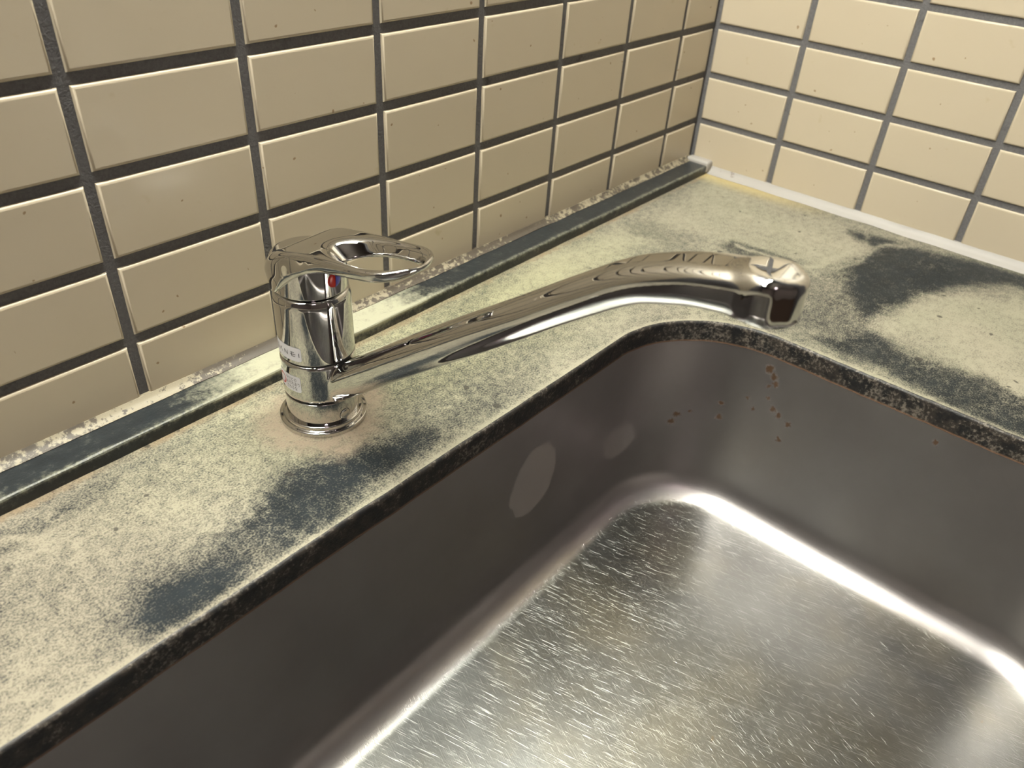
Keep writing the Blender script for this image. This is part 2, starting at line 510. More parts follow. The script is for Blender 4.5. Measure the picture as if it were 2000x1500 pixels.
# ---------------------------------------------------------------- worktop
def hole_loop(off=0.0, n_arc=28, wob=0.0, n_side=60):
    """rounded-rectangle outline of the cut-out, grown outwards by off; counter-clockwise"""
    r = HR + off
    x0, x1, y0, y1 = HX0 - off, HX1 + off, HY0 - off, HY1 + off
    pts = []
    corners = [((x1 - r, y1 - r), 0.0), ((x0 + r, y1 - r), math.pi / 2), ((x0 + r, y0 + r), math.pi), ((x1 - r, y0 + r), 1.5 * math.pi)]
    for i, ((cx, cy), a0) in enumerate(corners):
        for k in range(n_arc + 1):
            a = a0 + math.pi / 2 * k / n_arc
            pts.append(Vector((cx + r * math.cos(a), cy + r * math.sin(a), 0)))
        (nx, ny), na = corners[(i + 1) % 4]
        e = Vector((nx + r * math.cos(na), ny + r * math.sin(na), 0))
        s = pts[-1].copy()
        for k in range(1, n_side):
            pts.append(s.lerp(e, k / n_side))
    if wob:
        rs = random.Random(3)
        n = len(pts)
        ph = [(rs.uniform(0, 6.28), rs.uniform(.4, 1), q) for q in (7, 13, 23, 41, 67, 97)]
        c = Vector(((HX0 + HX1) / 2, (HY0 + HY1) / 2, 0))
        for i, p in enumerate(pts):
            s = sum(a * math.sin(2 * math.pi * q * i / n + f) for f, a, q in ph) / 6
            d = (p - c).normalized()
            pts[i] = p + d * (s * wob)
    return pts

worktop = bpy.data.objects.new('worktop', None)
COL.objects.link(worktop)
tag(worktop, 'dark stone worktop with yellowish limescale stains around the sink', 'worktop')
SLAB = 0.018
# limescale deposits, outlined on the worktop (mm): coverage, strength, softness, outline
SHAPES = [
    (0.60, 0.95, 38, [(-813, -45), (-776, -75), (-752, -100), (-741, -130), (-743, -150), (-763, -166), (-810, -173), (-855, -169)]),
    (0.62, 0.80, 30, [(-755, -51), (-710, -51), (-656, -54), (-636, -74), (-673, -101), (-717, -112), (-745, -107), (-764, -82)]),
    (0.32, 0.80, 14, [(-776, -39), (-761, -39), (-740, -41), (-716, -41), (-716, -51), (-744, -56), (-768, -58), (-782, -54)]),
    (0.27, 0.90, 30, [(-738, -124), (-704, -125), (-667, -107), (-638, -106), (-584, -127), (-526, -133), (-488, -136), (-490, -147), (-561, -149), (-627, -148), (-692, -153), (-731, -159), (-753, -161), (-755, -146)]),
    (0.06, 0.92, 18, [(-674, -118), (-646, -107), (-624, -117), (-589, -132), (-556, -140), (-557, -150), (-595, -149), (-624, -145), (-655, -148), (-682, -148), (-687, -132)]),
    (0.01, 0.94, 18, [(-736, -135), (-714, -140), (-701, -148), (-699, -155), (-710, -158), (-732, -160), (-750, -160), (-749, -148)]),
    (0.45, 0.70, 25, [(-550, -100), (-486, -95), (-449, -112), (-438, -142), (-493, -140), (-551, -138)]),
    (0.80, 0.70, 22, [(-455, -65), (-396, -44), (-306, -38), (-218, -44), (-215, -78), (-324, -75), (-415, -83)]),
    (0.70, 0.70, 22, [(-448, -131), (-371, -125), (-310, -149), (-302, -169), (-381, -157), (-448, -159)]),
    (0.74, 0.90, 20, [(-19, -41), (-19, -110), (-32, -196), (-61, -234), (-114, -229), (-140, -220), (-154, -186), (-152, -143), (-180, -79), (-155, -52)]),
    (0.25, 0.80, 9, [(-183, -137), (-151, -136), (-144, -155), (-148, -183), (-147, -213), (-171, -204), (-179, -162)]),
    (0.40, 0.90, 16, [(-263, -228), (-167, -222), (-125, -234), (-124, -262), (-193, -296), (-235, -299), (-254, -260)]),
    (0.05, 0.95, 17, [(-35, -203), (-32, -239), (-25, -291), (-12, -388), (-47, -399), (-45, -356), (-87, -323), (-137, -307), (-179, -300), (-205, -290), (-174, -266), (-130, -256), (-112, -238), (-69, -242)]),
    (0.76, 0.95, 20, [(-151, -312), (-95, -334), (-55, -416), (-207, -459), (-241, -416), (-226, -377), (-225, -339), (-219, -293), (-186, -302)]),
    (0.14, 0.92, 14, [(-265, -264), (-231, -297), (-237, -328), (-237, -362), (-236, -391), (-248, -450), (-292, -458), (-287, -426), (-279, -374), (-273, -336), (-274, -297)]),
]
LINES = [
    (0.85, 0.80, 3.0, [(-156, -144), (-158, -177), (-156, -207), (-145, -226), (-109, -227), (-81, -224)]),
    (0.60, 0.80, 4.0, [(-165, -230), (-123, -238), (-73, -238), (-39, -251), (-13, -268)]),
    (0.65, 0.60, 3.0, [(-73, -238), (-53, -226), (-30, -222)]),
    (0.80, 0.60, 2.5, [(-778, -44), (-770, -50), (-764, -60), (-756, -60)]),
    (0.80, 0.50, 2.5, [(-283, -31), (-282, -60), (-295, -75)]),
]

def poly_dist(P, poly):
    """signed distance to a polygon, negative inside"""
    A = np.array(poly, float); B = np.roll(A, -1, axis=0)
    d = np.full(len(P), 1e9); ins = np.zeros(len(P), bool)
    for (ax, ay), (bx_, by_) in zip(A, B):
        ex, ey = bx_ - ax, by_ - ay
        t = np.clip(((P[:, 0] - ax) * ex + (P[:, 1] - ay) * ey) / (ex * ex + ey * ey + 1e-9), 0, 1)
        d = np.minimum(d, np.hypot(P[:, 0] - ax - t * ex, P[:, 1] - ay - t * ey))
        if ey != 0:
            c = ((ay > P[:, 1]) != (by_ > P[:, 1])) & (P[:, 0] < (bx_ - ax) * (P[:, 1] - ay) / ey + ax)
            ins ^= c
    return np.where(ins, -d, d)
def line_dist(P, pl):
    d = np.full(len(P), 1e9)
    for (ax, ay), (bx_, by_) in zip(pl, pl[1:]):
        ex, ey = bx_ - ax, by_ - ay
        t = np.clip(((P[:, 0] - ax) * ex + (P[:, 1] - ay) * ey) / (ex * ex + ey * ey + 1e-9), 0, 1)
        d = np.minimum(d, np.hypot(P[:, 0] - ax - t * ex, P[:, 1] - ay - t * ey))
    return d
def deposits(P):
    """limescale coverage at points given in mm"""
    rs = np.random.RandomState(5)
    W = np.zeros_like(P)
    for q in range(26):                              # wander the outlines
        k = rs.uniform(0.03, 0.22); a = rs.uniform(0, 6.28); ph = rs.uniform(0, 6.28, 2)
        arg = k * (P[:, 0] * math.cos(a) + P[:, 1] * math.sin(a))
        W += np.stack([np.sin(arg + ph[0]), np.sin(arg + ph[1])], 1) * (0.16 / k)
    W *= 0.42
    Q = P + W
    c = np.full(len(P), 0.56)
    for val, amt, soft, poly in SHAPES:
        m = 1 - sstep(poly_dist(Q, poly), -soft * 0.6, soft * 0.6)
        c += (val - c) * m * amt
    for val, amt, hw, pl in LINES:
        m = 1 - sstep(line_dist(Q, pl), hw * 0.4, hw * 1.6)
        c += np.maximum(val - c, 0) * m * amt
    return c
def slab_mesh():
    from mathutils.geometry import delaunay_2d_cdt
    inner = [(p.x, p.y) for p in hole_loop(0.0022, wob=0.0012)]
    ox0, ox1, oy0, oy1 = -2.0, -0.0005, -0.640, -0.0005
    outer = []
    for (ax, ay), (bx_, by_) in [((ox0, oy0), (ox1, oy0)), ((ox1, oy0), (ox1, oy1)), ((ox1, oy1), (ox0, oy1)), ((ox0, oy1), (ox0, oy0))]:
        for k in range(60):
            outer.append((ax + (bx_ - ax) * k / 60, ay + (by_ - ay) * k / 60))
    gx, gy = np.meshgrid(np.arange(-0.93, -0.003, 0.0036), np.arange(-0.46, -0.003, 0.0036))
    G = np.stack([gx.ravel(), gy.ravel()], 1)
    qx = np.abs(G[:, 0] - (HX0 + HX1) / 2) - (HX1 - HX0) / 2 + HR
    qy = np.abs(G[:, 1] - (HY0 + HY1) / 2) - (HY1 - HY0) / 2 + HR
    sd = np.hypot(np.maximum(qx, 0), np.maximum(qy, 0)) + np.minimum(np.maximum(qx, qy), 0) - HR
    G = G[sd > 0.0048] + np.random.RandomState(2).uniform(-3e-4, 3e-4, (int((sd > 0.0048).sum()), 2))
    pts = [Vector(p) for p in inner + outer] + [Vector(p) for p in G]
    ni, no = len(inner), len(outer)
    ed = [(i, (i + 1) % ni) for i in range(ni)] + [(ni + i, ni + (i + 1) % no) for i in range(no)]
    vo, eo, fo, *_r = delaunay_2d_cdt(pts, ed, [], 1, 1e-7, False)
    V = np.array([(p.x, p.y) for p in vo]); F = np.array(fo)
    ctr = V[F].mean(1)
    keep = poly_dist(ctr, inner) > 0
    F = F[keep]
    a, b_, c_ = V[F[:, 0]], V[F[:, 1]], V[F[:, 2]]
    flip = ((b_ - a)[:, 0] * (c_ - a)[:, 1] - (b_ - a)[:, 1] * (c_ - a)[:, 0]) < 0
    F[flip] = F[flip][:, ::-1]
    n = len(V)
    verts = [(x, y, 0.0) for x, y in V] + [(x, y, -SLAB) for x, y in outer]
    faces = [tuple(q) for q in F]
    idx = {(round(p.x, 6), round(p.y, 6)): i for i, p in enumerate(vo)}
    oi = [idx[(round(x, 6), round(y, 6))] for x, y in [(Vector(p).x, Vector(p).y) for p in outer]]
    for i in range(no):
        j = (i + 1) % no
        faces.append((oi[i], n + i, n + j, oi[j]))
    me = mesh_from('slab', verts, faces)
    at = me.attributes.new('limescale', 'FLOAT', 'POINT')
    vv = np.array(verts)[:, :2] * 1000
    at.data.foreach_set('value', deposits(vv).astype(np.float32))
    return me
link('slab', slab_mesh(), M['stone'], worktop)

def cut_mesh():
    prof = [(0.0022, 0.0), (0.0014, -0.0002), (0.0006, -0.0008), (0.0001, -0.0018), (0.0, -0.0035), (0.0, -SLAB), (0.014, -SLAB)]
    loops = [hole_loop(off, wob=0.0012) for off, z in prof]
    n = len(loops[0])
    v, f = [], []
    for (off, z), lp in zip(prof, loops):
        v += [(p.x, p.y, z) for p in lp]
    for i in range(len(prof) - 1):
        for k in range(n):
            k2 = (k + 1) % n
            f.append((i * n + k, i * n + k2, (i + 1) * n + k2, (i + 1) * n + k))
    return shade_by_angle(mesh_from('cut_edge', v, f), 40)
tag(link('cut_edge', cut_mesh(), M['cut'], worktop), 'black mottled cut edge of the sink opening')

def rough_bar(name, x0, x1, prof, n=240, amp=0.0004, seed=1):
    """profile (y, z) swept along x with slight unevenness"""
    rs = random.Random(seed)
    ph = [(rs.uniform(0, 6.28), rs.uniform(15, 160)) for _ in range(8)]
    v, f = [], []
    m = len(prof)
    for i in range(n + 1):
        x = x0 + (x1 - x0) * i / n
        for j, (y, z) in enumerate(prof):
            w = sum(math.sin(x * q + p + j * 1.3) for p, q in ph) / 8
            v.append((x, y + w * amp, z + w * amp * .5))
    for i in range(n):
        for j in range(m):
            j2 = (j + 1) % m
            f.append((i * m + j, i * m + j2, (i + 1) * m + j2, (i + 1) * m + j))
    f.append(tuple(range(m - 1, -1, -1)))
    f.append(tuple(range(n * m, n * m + m)))
    me = mesh_from(name, v, f)
    bm = bmesh.new(); bm.from_mesh(me)
    bmesh.ops.recalc_face_normals(bm, faces=bm.faces)
    bm.to_mesh(me); bm.free()
    return me
kp = [(-0.0280, -0.0005), (-0.0280, 0.0080), (-0.0276, 0.0090), (-0.0266, 0.0095), (-0.0050, 0.0097), (-0.0050, -0.0005)]
tag(link('upstand', rough_bar('upstand', -2.0, -0.0115, kp, 400, 0.0003, 5), M['kerb'], worktop), 'low black stone upstand along the tiled wall')

# sealant beads
cb = [(0.0018, 0.0040), (-0.0052, 0.0040), (-0.0064, 0.0101), (-0.0040, 0.0110), (-0.0020, 0.0124), (-0.0004, 0.0142), (0.0018, 0.0142)]
trim = tag(link('trim_1', rough_bar('trim_1', -2.0, -0.004, cb, 500, 0.0007, 9), M['caulk_back']), 'yellowed mouldy sealant bead between upstand and tiles', kind='structure')
shade_by_angle(trim.data, 40)
cr = [(0.0018, 0.0003), (-0.0085, 0.0003), (-0.0080, 0.0009), (-0.0045, 0.0024), (-0.0018, 0.0052), (-0.0003, 0.0078), (0.0018, 0.0078)]
me = rough_bar('trim_2', -0.64, -0.0275, cr, 300, 0.0005, 11)
me.transform(Matrix(((0, 1, 0, 0), (1, 0, 0, 0), (0, 0, 1, 0), (0, 0, 0, 1))))
me.flip_normals()
trim2 = tag(link('trim_2', me, M['caulk_right']), 'pale grey sealant bead along the right tiled wall', kind='structure')
shade_by_angle(trim2.data, 40)
me = box_mesh('trim_3', -0.0118, 0.0015, -0.0295, -0.0005, 0.0005, 0.0140, 0.003, 3)
tag(link('trim_3', shade_by_angle(me, 40), M['caulk_right']), 'pale sealant plug at the end of the upstand', kind='structure')

# ---------------------------------------------------------------- sink bowl
def sink_mesh():
    DEP, FR = 0.177, 0.025
    prof = [(0.014, -0.0181), (0.0004, -0.0181), (0.0004, -0.0200)]
    for k in range(1, 11):                               # wall, leaning in slightly
        t = k / 10
        prof.append((0.0004 - 0.005 * t, -0.020 - (DEP - FR - 0.020) * t))
    for k in range(1, 13):
        a = math.pi / 2 * k / 12
        prof.append((-0.0046 - FR * (1 - math.cos(a)), -(DEP - FR) - FR * math.sin(a)))
    prof += [(-0.055, -DEP - 0.0001), (-0.075, -DEP - 0.0002)]
    v, f = [], []
    loops = [hole_loop(off, n_arc=28) for off, z in prof]
    n = len(loops[0])
    for (off, z), lp in zip(prof, loops):
        v += [(p.x, p.y, z) for p in lp]
    for i in range(len(prof) - 1):
        for k in range(n):
            k2 = (k + 1) % n
            f.append((i * n + k, i * n + k2, (i + 1) * n + k2, (i + 1) * n + k))
    b = (len(prof) - 1) * n
    f.append(tuple(range(b, b + n)))
    return shade_by_angle(mesh_from('sink_bowl', v, f), 60)
sink = tag(link('sink_bowl', sink_mesh(), M['steel']), 'scratched stainless steel sink bowl set under the stone worktop', 'sink')

# ---------------------------------------------------------------- implicit surfaces for the cast tap parts
def smax(a, b, k):
    h = np.clip(0.5 - 0.5 * (a - b) / k, 0, 1)
    return a * (1 - h) + b * h + k * h * (1 - h)
def smin(a, b, k):
    return -smax(-a, -b, k)

def surface_net(fn, lo, hi, h):
    """mesh of fn == 0 (millimetres), vertices moved onto the exact surface"""
    ax = [np.arange(l, u + h, h) for l, u in zip(lo, hi)]
    nx, ny, nz = map(len, ax)
    G = np.stack(np.meshgrid(*ax, indexing='ij'), -1).reshape(-1, 3)
    F = fn(G).reshape(nx, ny, nz)
    S = F < 0
    cnt = np.zeros((nx - 1, ny - 1, nz - 1)); pos = np.zeros((nx - 1, ny - 1, nz - 1, 3))
    corners = [(i, j, k) for i in (0, 1) for j in (0, 1) for k in (0, 1)]
    def cut(A, c):
        return A[c[0]:nx - 1 + c[0], c[1]:ny - 1 + c[1], c[2]:nz - 1 + c[2]]
    for a in corners:
        for d in range(3):
            if a[d]: continue
            b = list(a); b[d] = 1
            fa, fb = cut(F, a), cut(F, b)
            mk = (fa < 0) != (fb < 0)
            den = np.where(mk, fa - fb, 1.0)
            t = np.where(mk, fa / den, 0)
            for q in range(3):
                pos[..., q] += np.where(mk, a[q] + (t if q == d else 0), 0)
            cnt += mk
    use = cnt > 0
    idx = -np.ones(use.shape, int); idx[use] = np.arange(use.sum())
    cell = np.argwhere(use)
    V = (cell + pos[use] / cnt[use][:, None]) * h + np.array([a[0] for a in ax])
    quads = []
    for d in range(3):
        e1, e2 = (d + 1) % 3, (d + 2) % 3
        sl0 = [slice(1, None)] * 3; sl1 = [slice(1, None)] * 3
        lim = [slice(1, -1)] * 3
        a = [slice(1, -1)] * 3; b = [slice(1, -1)] * 3
        a[d] = slice(0, -1); b[d] = slice(1, None)
        s0, s1 = S[tuple(a)], S[tuple(b)]
        off = np.array([1, 1, 1]); off[d] = 0
        w = np.argwhere(s0 != s1)
        inside = s0[tuple(w.T)]
        w = w + off
        def at(o1, o2):
            c = w.copy(); c[:, e1] += o1; c[:, e2] += o2
            return idx[tuple(c.T)]
        q = np.stack([at(-1, -1), at(0, -1), at(0, 0), at(-1, 0)], 1)
        q[~inside] = q[~inside][:, ::-1]
        quads.append(q)
    Q = np.concatenate(quads)
    e = 0.02
    for _ in range(5):
        f0 = fn(V)
        g = np.stack([(fn(V + np.eye(3)[q] * e) - fn(V - np.eye(3)[q] * e)) / (2 * e) for q in range(3)], 1)
        gn = np.maximum((g * g).sum(1), 0.05)
        st = -(f0 / gn)[:, None] * g
        ln = np.linalg.norm(st, axis=1, keepdims=True)
        V = V + st * np.minimum(1, 0.5 * h / np.maximum(ln, 1e-9))
    return V, Q

def implicit_mesh(name, fn, lo, hi, h, ang):
    """ang: heading of the local first axis about the tap axis"""
    V, Q = surface_net(fn, lo, hi, h)
    c, s = math.cos(ang), math.sin(ang)
    W = np.stack([V[:, 0] * c - V[:, 1] * s, V[:, 0] * s + V[:, 1] * c, V[:, 2]], 1) * MM
    return mesh_from(name, W, Q, True)

# ---------------------------------------------------------------- tap
tap = bpy.data.objects.new('mixer_tap', None)
COL.objects.link(tap)
tap.location = (FX, FY, 0)
tag(tap, 'chrome single lever mixer tap with loop handle and long angled spout', 'tap')

def fillet_prof(pts, r, n=5):
    """round the inner corners of an (r, z) profile"""
    out = [pts[0]]
    for a, b, c in zip(pts, pts[1:], pts[2:]):
        A, B, Cc = Vector(a), Vector(b), Vector(c)
        d1, d2 = (A - B), (Cc - B)
        l = min(r, d1.length * .48, d2.length * .48)
        p, q = B + d1.normalized() * l, B + d2.normalized() * l
        for k in range(n + 1):
            t = k / n
            out.append(tuple((p * (1 - t) ** 2 + B * 2 * t * (1 - t) + q * t * t)))
    out.append(pts[-1])
    return out
def mm(p): return [(a * MM, b * MM) for a, b in p]

def chrome_part(name, prof, rad=0.5, n=160, mat='chrome', ang=25):
    return link(name, shade_by_angle(lathe(name, mm(fillet_prof(prof, rad)), n), ang), M[mat], tap)

chrome_part('base_flange', [(0.01, 0.05), (27.5, 0.05), (27.5, 2.9), (27.0, 3.4), (25.0, 3.6), (24.7, 5.8), (24.2, 6.2), (0.01, 6.4)], 0.4)
chrome_part('base_collar', [(0.01, 5.0), (22.5, 5.0), (22.5, 21.4), (21.0, 21.9), (0.01, 21.9)], 0.5)
chrome_part('seal_ring', [(0.01, 21.2), (22.0, 21.2), (22.0, 23.2), (0.01, 23.2)], 0.1, mat='gap')
chrome_part('body', [(0.01, 49.9), (21.6, 49.9), (22.5, 50.5), (22.5, 88.6), (21.4, 92.0), (19.6, 92.8), (18.5, 92.8), (18.5, 90.0), (0.01, 90.0)], 2.4)
chrome_part('upper_seal', [(0.01, 49.0), (21.9, 49.0), (21.9, 50.4), (0.01, 50.4)], 0.1, mat='gap')
chrome_part('neck_gap', [(0.01, 90.5), (18.0, 90.5), (18.0, 94.5), (0.01, 94.5)], 0.1, mat='gap')
chrome_part('cap', [(0.01, 93.4), (20.6, 93.4), (21.5, 94.2), (21.5, 113.0), (20.0, 114.5), (0.01, 114.5)], 0.9)

# swivel ring and cast spout
TH = math.radians(-83)
SP = np.array([(8, 23.5), (25, 37), (42, 50), (73, 73.5), (100, 93.5), (124, 111), (145, 126.5), (165, 141.5), (180, 152.3), (191, 160),
               (201, 165.8), (211, 169.6), (222, 173.2), (232, 175.2), (243, 176.8), (255, 177.6)], float)
def spline(P, m):
    """Catmull-Rom resample"""
    Pp = np.vstack([2 * P[0] - P[1], P, 2 * P[-1] - P[-2]])
    out = []
    for i in range(len(P) - 1):
        a, b, c, d = Pp[i:i + 4]
        for t in np.linspace(0, 1, m, endpoint=False):
            out.append(0.5 * ((2 * b) + (c - a) * t + (2 * a - 5 * b + 4 * c - d) * t ** 2 + (-a + 3 * b - 3 * c + d) * t ** 3))
    out.append(P[-1])
    return np.array(out)
_sp = spline(SP, 14)
for _ in range(30):
    _sp[1:-1] = 0.5 * _sp[1:-1] + 0.25 * (_sp[:-2] + _sp[2:])
_tan = np.gradient(_sp, axis=0); _tan /= np.linalg.norm(_tan, axis=1, keepdims=True)
_dd = _sp[:, 0]
_half_n = np.interp(_dd, [20, 60, 120, 160, 185, 200, 225, 254], [11.0, 10.6, 10.2, 9.2, 8.8, 8.7, 8.9, 9.2])     # half thickness
_half_v = np.interp(_dd, [20, 60, 120, 160, 200, 254], [12.2, 11.6, 11.0, 11.0, 12.0, 13.0])                      # half width
_rnd = np.interp(_dd, [20, 150, 200, 240, 254], [10.0, 9.0, 7.5, 6.0, 5.0])

def spout_fn(P):
    P = np.asarray(P)
    q = P[:, [0, 2]]
    bi = np.zeros(len(P), int); bd = np.full(len(P), 1e9)
    for s in range(0, len(P), 200000):
        sl = slice(s, s + 200000)
        u, inv = np.unique(np.round(q[sl], 4), axis=0, return_inverse=True)
        inv = inv.reshape(-1)
        D = np.empty(len(u), int)
        for w in range(0, len(u), 20000):
            uu = u[w:w + 20000]
            D[w:w + 20000] = ((uu[:, None, :] - _sp[None]) ** 2).sum(2).argmin(1)
        bi[sl] = D[inv]
    r = q - _sp[bi]
    along = (r * _tan[bi]).sum(1)
    ii = np.clip(bi + along / 1.1, 0, len(_sp) - 1)
    nrm = -r[:, 0] * _tan[bi][:, 1] + r[:, 1] * _tan[bi][:, 0]
    k = np.arange(len(_sp))
    hn, hv, rn = np.interp(ii, k, _half_n), np.interp(ii, k, _half_v), np.interp(ii, k, _rnd)
    rn = np.minimum(rn, np.minimum(hn, hv) - 0.2)
    a, b = np.abs(nrm) - hn + rn, np.abs(P[:, 1]) - hv + rn
    tube = np.hypot(np.maximum(a, 0), np.maximum(b, 0)) + np.minimum(np.maximum(a, b), 0) - rn
    over = np.where(bi >= len(_sp) - 1, along, -5.0)
    tube = smax(tube, over - 2.0, 3.0)
    # outlet: upright round nozzle at the tip
    cy = np.hypot(P[:, 0] - 253.0, P[:, 1]) - 13.0
    top = P[:, 2] - (187.0 + 0.03 * (P[:, 0] - 250))
    nozzle = smax(smax(cy, top, 4.5), 169.3 - P[:, 2], 0.8)
    sp = smin(tube, nozzle, 4.0)
    ring = smax(np.hypot(P[:, 0], P[:, 1]) - 22.7, np.abs(P[:, 2] - 36.1) - 13.0, 0.8)
    # keep the tube from poking out of the far side of the ring
    sp = smax(sp, 4.0 - P[:, 0], 0.5)
    return smin(ring, sp, 2.2)
link('spout', implicit_mesh('spout', spout_fn, (-26, -26, 20), (272, 26, 194), 1.6, TH), M['chrome'], tap)
aer = lathe('aerator', mm([(0.01, 167.6), (10.4, 167.6), (11.2, 168.2), (11.2, 170.5)]), 64)
aer.transform(Matrix.Translation((0.253 * math.cos(TH), 0.253 * math.sin(TH), 0)))
link('aerator', shade_by_angle(aer), M['gap'], tap)

# loop lever
PH = math.radians(-86)
LOW = np.array([(-30, 91.0), (-14, 91.2), (-7, 93), (0, 98.5), (8, 106), (18, 113), (33, 118.6), (53, 122.5), (68, 125.6), (82, 129.0), (96, 132.4)])
HIGH = np.array([(-30, 97), (-24, 103), (-18, 109.5), (-9, 117.0), (2, 122.2), (22, 127.0), (45, 130.2), (66, 133.0), (82, 136.0), (96, 139.0)])
def curve1(P, u):
    s = spline(P.astype(float), 12)
    for _ in range(25):
        s[1:-1] = 0.5 * s[1:-1] + 0.25 * (s[:-2] + s[2:])
    return np.interp(u, s[:, 0], s[:, 1])
def lever_fn(P):
    P = np.asarray(P)
    u, v, w = P[:, 0], P[:, 1], P[:, 2]
    hood = np.hypot(u, v) - (22.7 + 2.0 * sstep(w, 92, 108))
    uc = np.clip(u, 24, 66.0)
    ring = np.hypot(u - uc, v) - (21.8 - 0.008 * (uc - 24))
    outline = smin(hood, ring, 9.0)
    lo, hi = curve1(LOW, u), curve1(HIGH, u)
    f = 3.4 * np.clip((w - lo) / np.maximum(hi - lo, 1.0), -0.2, 1.3)          # the opening widens upwards
    back = 1.0 + 3.4 * (1 - sstep(u, 34, 62))
    hv = 13.7 + f
    hole = (np.sqrt(((u - 58.0) / (24.5 + 0.85 * f * back)) ** 2 + (v / hv) ** 2 + 1e-9) - 1) * 14.6
    body = smax(smax(outline, (lo - w) * 0.93, 2.5 + 4.5 * sstep(u, 10, 40)), (w - hi) * 0.93, 2.6 + 6.0 * (1 - sstep(u, -12, 12)))
    return smax(body, -hole * 0.9, 2.2)
link('lever_handle', implicit_mesh('lever_handle', lever_fn, (-27, -27, 90), (97, 27, 146), 1.05, PH), M['chrome'], tap)

# things wrapped around the tap's cylinder: patches given by heading and height
def wrap(name, verts, faces, r, a0, z0, mat, parent):
    """verts (s, t) in mm: s runs to the viewer's right around the cylinder, t is up"""
    V = []
    for s, t in verts:
        a = math.radians(a0) + s / r
        V.append((r * math.cos(a) * MM, r * math.sin(a) * MM, (z0 + t) * MM))
    return link(name, mesh_from(name, V, faces, True), M[mat], parent)

def patch(w, h, rc, nx=28):
    """rounded-corner sticker outline as a strip mesh, its right edge at s = 0"""
    verts, faces = [], []
    xs = sorted(set([-w + w * i / nx for i in range(nx + 1)] + [-rc * (1 - math.cos(math.pi / 2 * k / 5)) for k in range(6)]
                    + [-w + rc * (1 - math.cos(math.pi / 2 * k / 5)) for k in range(6)]))
    for x in xs:
        d = min(-x, x + w)
        ins = 0 if d >= rc else rc - math.sqrt(max(rc * rc - (rc - d) ** 2, 0))
        verts += [(x, -h / 2 + ins), (x, h / 2 - ins)]
    for i in range(len(xs) - 1):
        faces.append((2 * i, 2 * i + 2, 2 * i + 3, 2 * i + 1))
    return verts, faces

def strokes(lines, th):
    verts, faces = [], []
    for (x0, y0), (x1, y1) in lines:
        d = Vector((x1 - x0, y1 - y0))
        n = max(1, int(d.length / 0.6))
        p = Vector((-d.y, d.x)).normalized() * th / 2
        b = len(verts)
        for i in range(n + 1):
            c = Vector((x0, y0)) + d * (i / n)
            verts += [tuple(c + p), tuple(c - p)]
        for i in range(n):
            faces.append((b + 2 * i, b + 2 * i + 1, b + 2 * i + 3, b + 2 * i + 2))
    return verts, faces

def text_flat(body, size):
    cu = bpy.data.curves.new('lettering', 'FONT')
    cu.body = body; cu.size = size; cu.resolution_u = 2
    o = bpy.data.objects.new('lettering', cu)
    me = o.to_mesh()
    v = [(q.co.x, q.co.y) for q in me.vertices]
    f = [tuple(p.vertices) for p in me.polygons]
    o.to_mesh_clear()
    bpy.data.objects.remove(o); bpy.data.curves.remove(cu)
    return v, f

# maker's sticker on the body
st = wrap('sticker', *patch(24.0, 9.6, 1.6), 22.62, -150.2, 57.7, 'paper', tap)
st['label'] = 'small white maker sticker'
L = []
def letter(cx, segs):
    for (a, b), (c, d) in segs:
        L.append(((cx + a, b - 0.1), (cx + c, d - 0.1)))
letter(-1.5, [((0, -1.4), (0, 1.4))])                                               # I
letter(-5.6, [((-1.6, 1.3), (1.0, 1.3)), ((-1.9, 0.0), (1.9, 0.0)), ((-1.0, -1.3), (1.6, -1.3)), ((-0.9, 1.3), (-0.9, -1.3))])   # E
letter(-11.0, [((-1.2, -1.4), (-1.2, 1.4)), ((-1.2, 1.4), (1.2, -1.4)), ((1.2, -1.4), (1.2, 1.4))])   # N
letter(-16.0, [((-1.4, -1.4), (0, 1.4)), ((0, 1.4), (1.4, -1.4))])                  # A without bar
letter(-20.8, [((1.3, 1.4), (-1.2, 1.4)), ((-1.2, 1.4), (-1.2, 0.0)), ((-1.2, 0.0), (1.2, 0.0)), ((1.2, 0.0), (1.2, -1.4)), ((1.2, -1.4), (-1.3, -1.4))])  # S
wrap('lettering', *strokes(L, 0.42), 22.68, -150.2, 57.7, 'ink', st)

# hot-surface warning sticker on the swivel ring
st2 = wrap('sticker', *patch(21.0, 11.4, 1.4), 22.82, -156.4, 35.7, 'paper', tap)
st2['label'] = 'white warning sticker with red ring and black script'
for i, line in enumerate(['やけどの', 'おそれあり', 'さわるな']):
    v, f = text_flat(line, 3.25)
    v = [(x * 0.70 - 11.7, y + 1.9 - i * 3.1) for x, y in v]
    wrap('lettering', v, f, 22.88, -156.4, 35.7, 'ink', st2)
rv, rf = [], []
for k in range(41):
    a = 2 * math.pi * k / 40
    rv += [(-16.0 + 3.9 * math.cos(a), 3.9 * math.sin(a)), (-16.0 + 3.0 * math.cos(a), 3.0 * math.sin(a))]
for k in range(40):
    rf.append((2 * k, 2 * k + 2, 2 * k + 3, 2 * k + 1))
b = len(rv)
rv += [(-18.4, 2.0), (-17.8, 2.6), (-13.6, -2.0), (-14.2, -2.6)]
rf.append((b, b + 3, b + 2, b + 1))
wrap('warning_ring', rv, rf, 22.88, -156.4, 35.7, 'redink', st2)

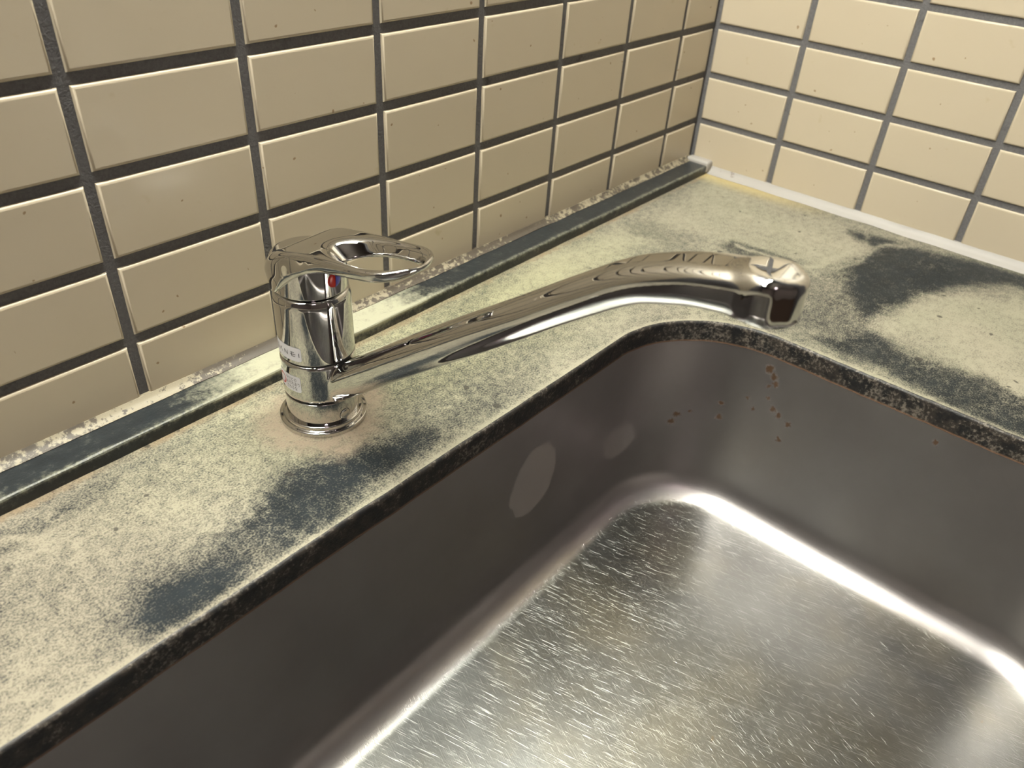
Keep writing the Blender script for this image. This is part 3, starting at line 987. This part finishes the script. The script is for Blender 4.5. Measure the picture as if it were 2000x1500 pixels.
# red and blue hot/cold marker on the cap
def half_dot(sign, r=4.6, n=18):
    """half disc, slightly domed"""
    v, f = [(0.0, 0.0)], []
    for k in range(n + 1):
        a = -math.pi / 2 + math.pi * k / n
        v.append((sign * r * math.cos(a), r * math.sin(a)))
    for k in range(n):
        f.append((0, k + 1, k + 2) if sign > 0 else (0, k + 2, k + 1))
    return v, f
def dome_dot(name, sign, mat):
    rings = 7
    V, F = [], []
    n = 18
    R = 4.6
    for i in range(rings + 1):
        rr = R * i / rings
        hgt = 21.55 + 0.75 * math.sqrt(max(0.0, 1 - (i / rings) ** 2))
        for k in range(n + 1):
            a = -math.pi / 2 + math.pi * k / n
            s, t = sign * rr * math.cos(a) + sign * 0.12, rr * math.sin(a)
            th = math.radians(-87.5) + s / 21.5
            V.append((hgt * math.cos(th) * MM, hgt * math.sin(th) * MM, (104.2 + t) * MM))
    for i in range(rings):
        for k in range(n):
            a = i * (n + 1) + k
            q = (a, a + n + 1, a + n + 2, a + 1)
            F.append(q if sign > 0 else q[::-1])
    o = link(name, mesh_from(name, V, F, True), M[mat], tap)
    return o
dome_dot('hot_marker', -1, 'red')['label'] = 'red half of the round temperature marker'
dome_dot('cold_marker', 1, 'blue')['label'] = 'blue half of the round temperature marker'

# round screw cover on the base collar
def plug():
    V, F = [], []
    n = 40
    prof = [(3.4, 22.45), (3.4, 22.75), (3.1, 22.85), (2.8, 22.60), (0.02, 22.60)]
    for r, rad in prof:
        for k in range(n):
            a = 2 * math.pi * k / n
            s, t = r * math.cos(a), r * math.sin(a)
            th = math.radians(-91.0) + s / 22.5
            V.append((rad * math.cos(th) * MM, rad * math.sin(th) * MM, (11.0 + t) * MM))
    for i in range(len(prof) - 1):
        for k in range(n):
            k2 = (k + 1) % n
            F.append((i * n + k, i * n + k2, (i + 1) * n + k2, (i + 1) * n + k))
    return mesh_from('screw_cover', V, F, True)
sc_o = link('screw_cover', plug(), M['chrome'], tap)
gv, gf = [], []
for k in range(49):
    a = 2 * math.pi * k / 48
    gv += [(3.85 * math.cos(a), 3.85 * math.sin(a)), (3.40 * math.cos(a), 3.40 * math.sin(a))]
for k in range(48):
    gf.append((2 * k, 2 * k + 2, 2 * k + 3, 2 * k + 1))
wrap('screw_gap', gv, gf, 22.54, -91.0, 11.0, 'gap', sc_o)

# ---------------------------------------------------------------- lamps of the room (above the frame)
lamp = bpy.data.objects.new('strip_light', None)
COL.objects.link(lamp)
tag(lamp, 'white strip light fixed to the tiles above the sink', 'lamp')
LX0, LX1, LY, LZ = -1.32, -0.20, -0.105, 1.02
link('housing', box_mesh('housing', LX0 - .03, LX1 + .03, LY - .035, 0.0, LZ + .012, LZ + .07, .006), M['white'], lamp)
dm = box_mesh('diffuser', LX0, LX1, LY - .028, LY + .045, LZ - .02, LZ + .013, .008, 3)
link('diffuser', dm, M['tube'], lamp)

cl = bpy.data.objects.new('ceiling_light', None)
COL.objects.link(cl)
tag(cl, 'round ceiling light in the middle of the room', 'lamp')
link('base_plate', lathe('base_plate', [(0.16, RZ1 - 0.02), (0.16, RZ1)], 48, -1.5, -1.5), M['white'], cl)
link('shade', shade_by_angle(lathe('shade', [(0.02, RZ1 - 0.09), (0.14, RZ1 - 0.085), (0.20, RZ1 - 0.06), (0.21, RZ1 - 0.03), (0.20, RZ1 - 0.02)], 48, -1.5, -1.5), 60), M['room'], cl)
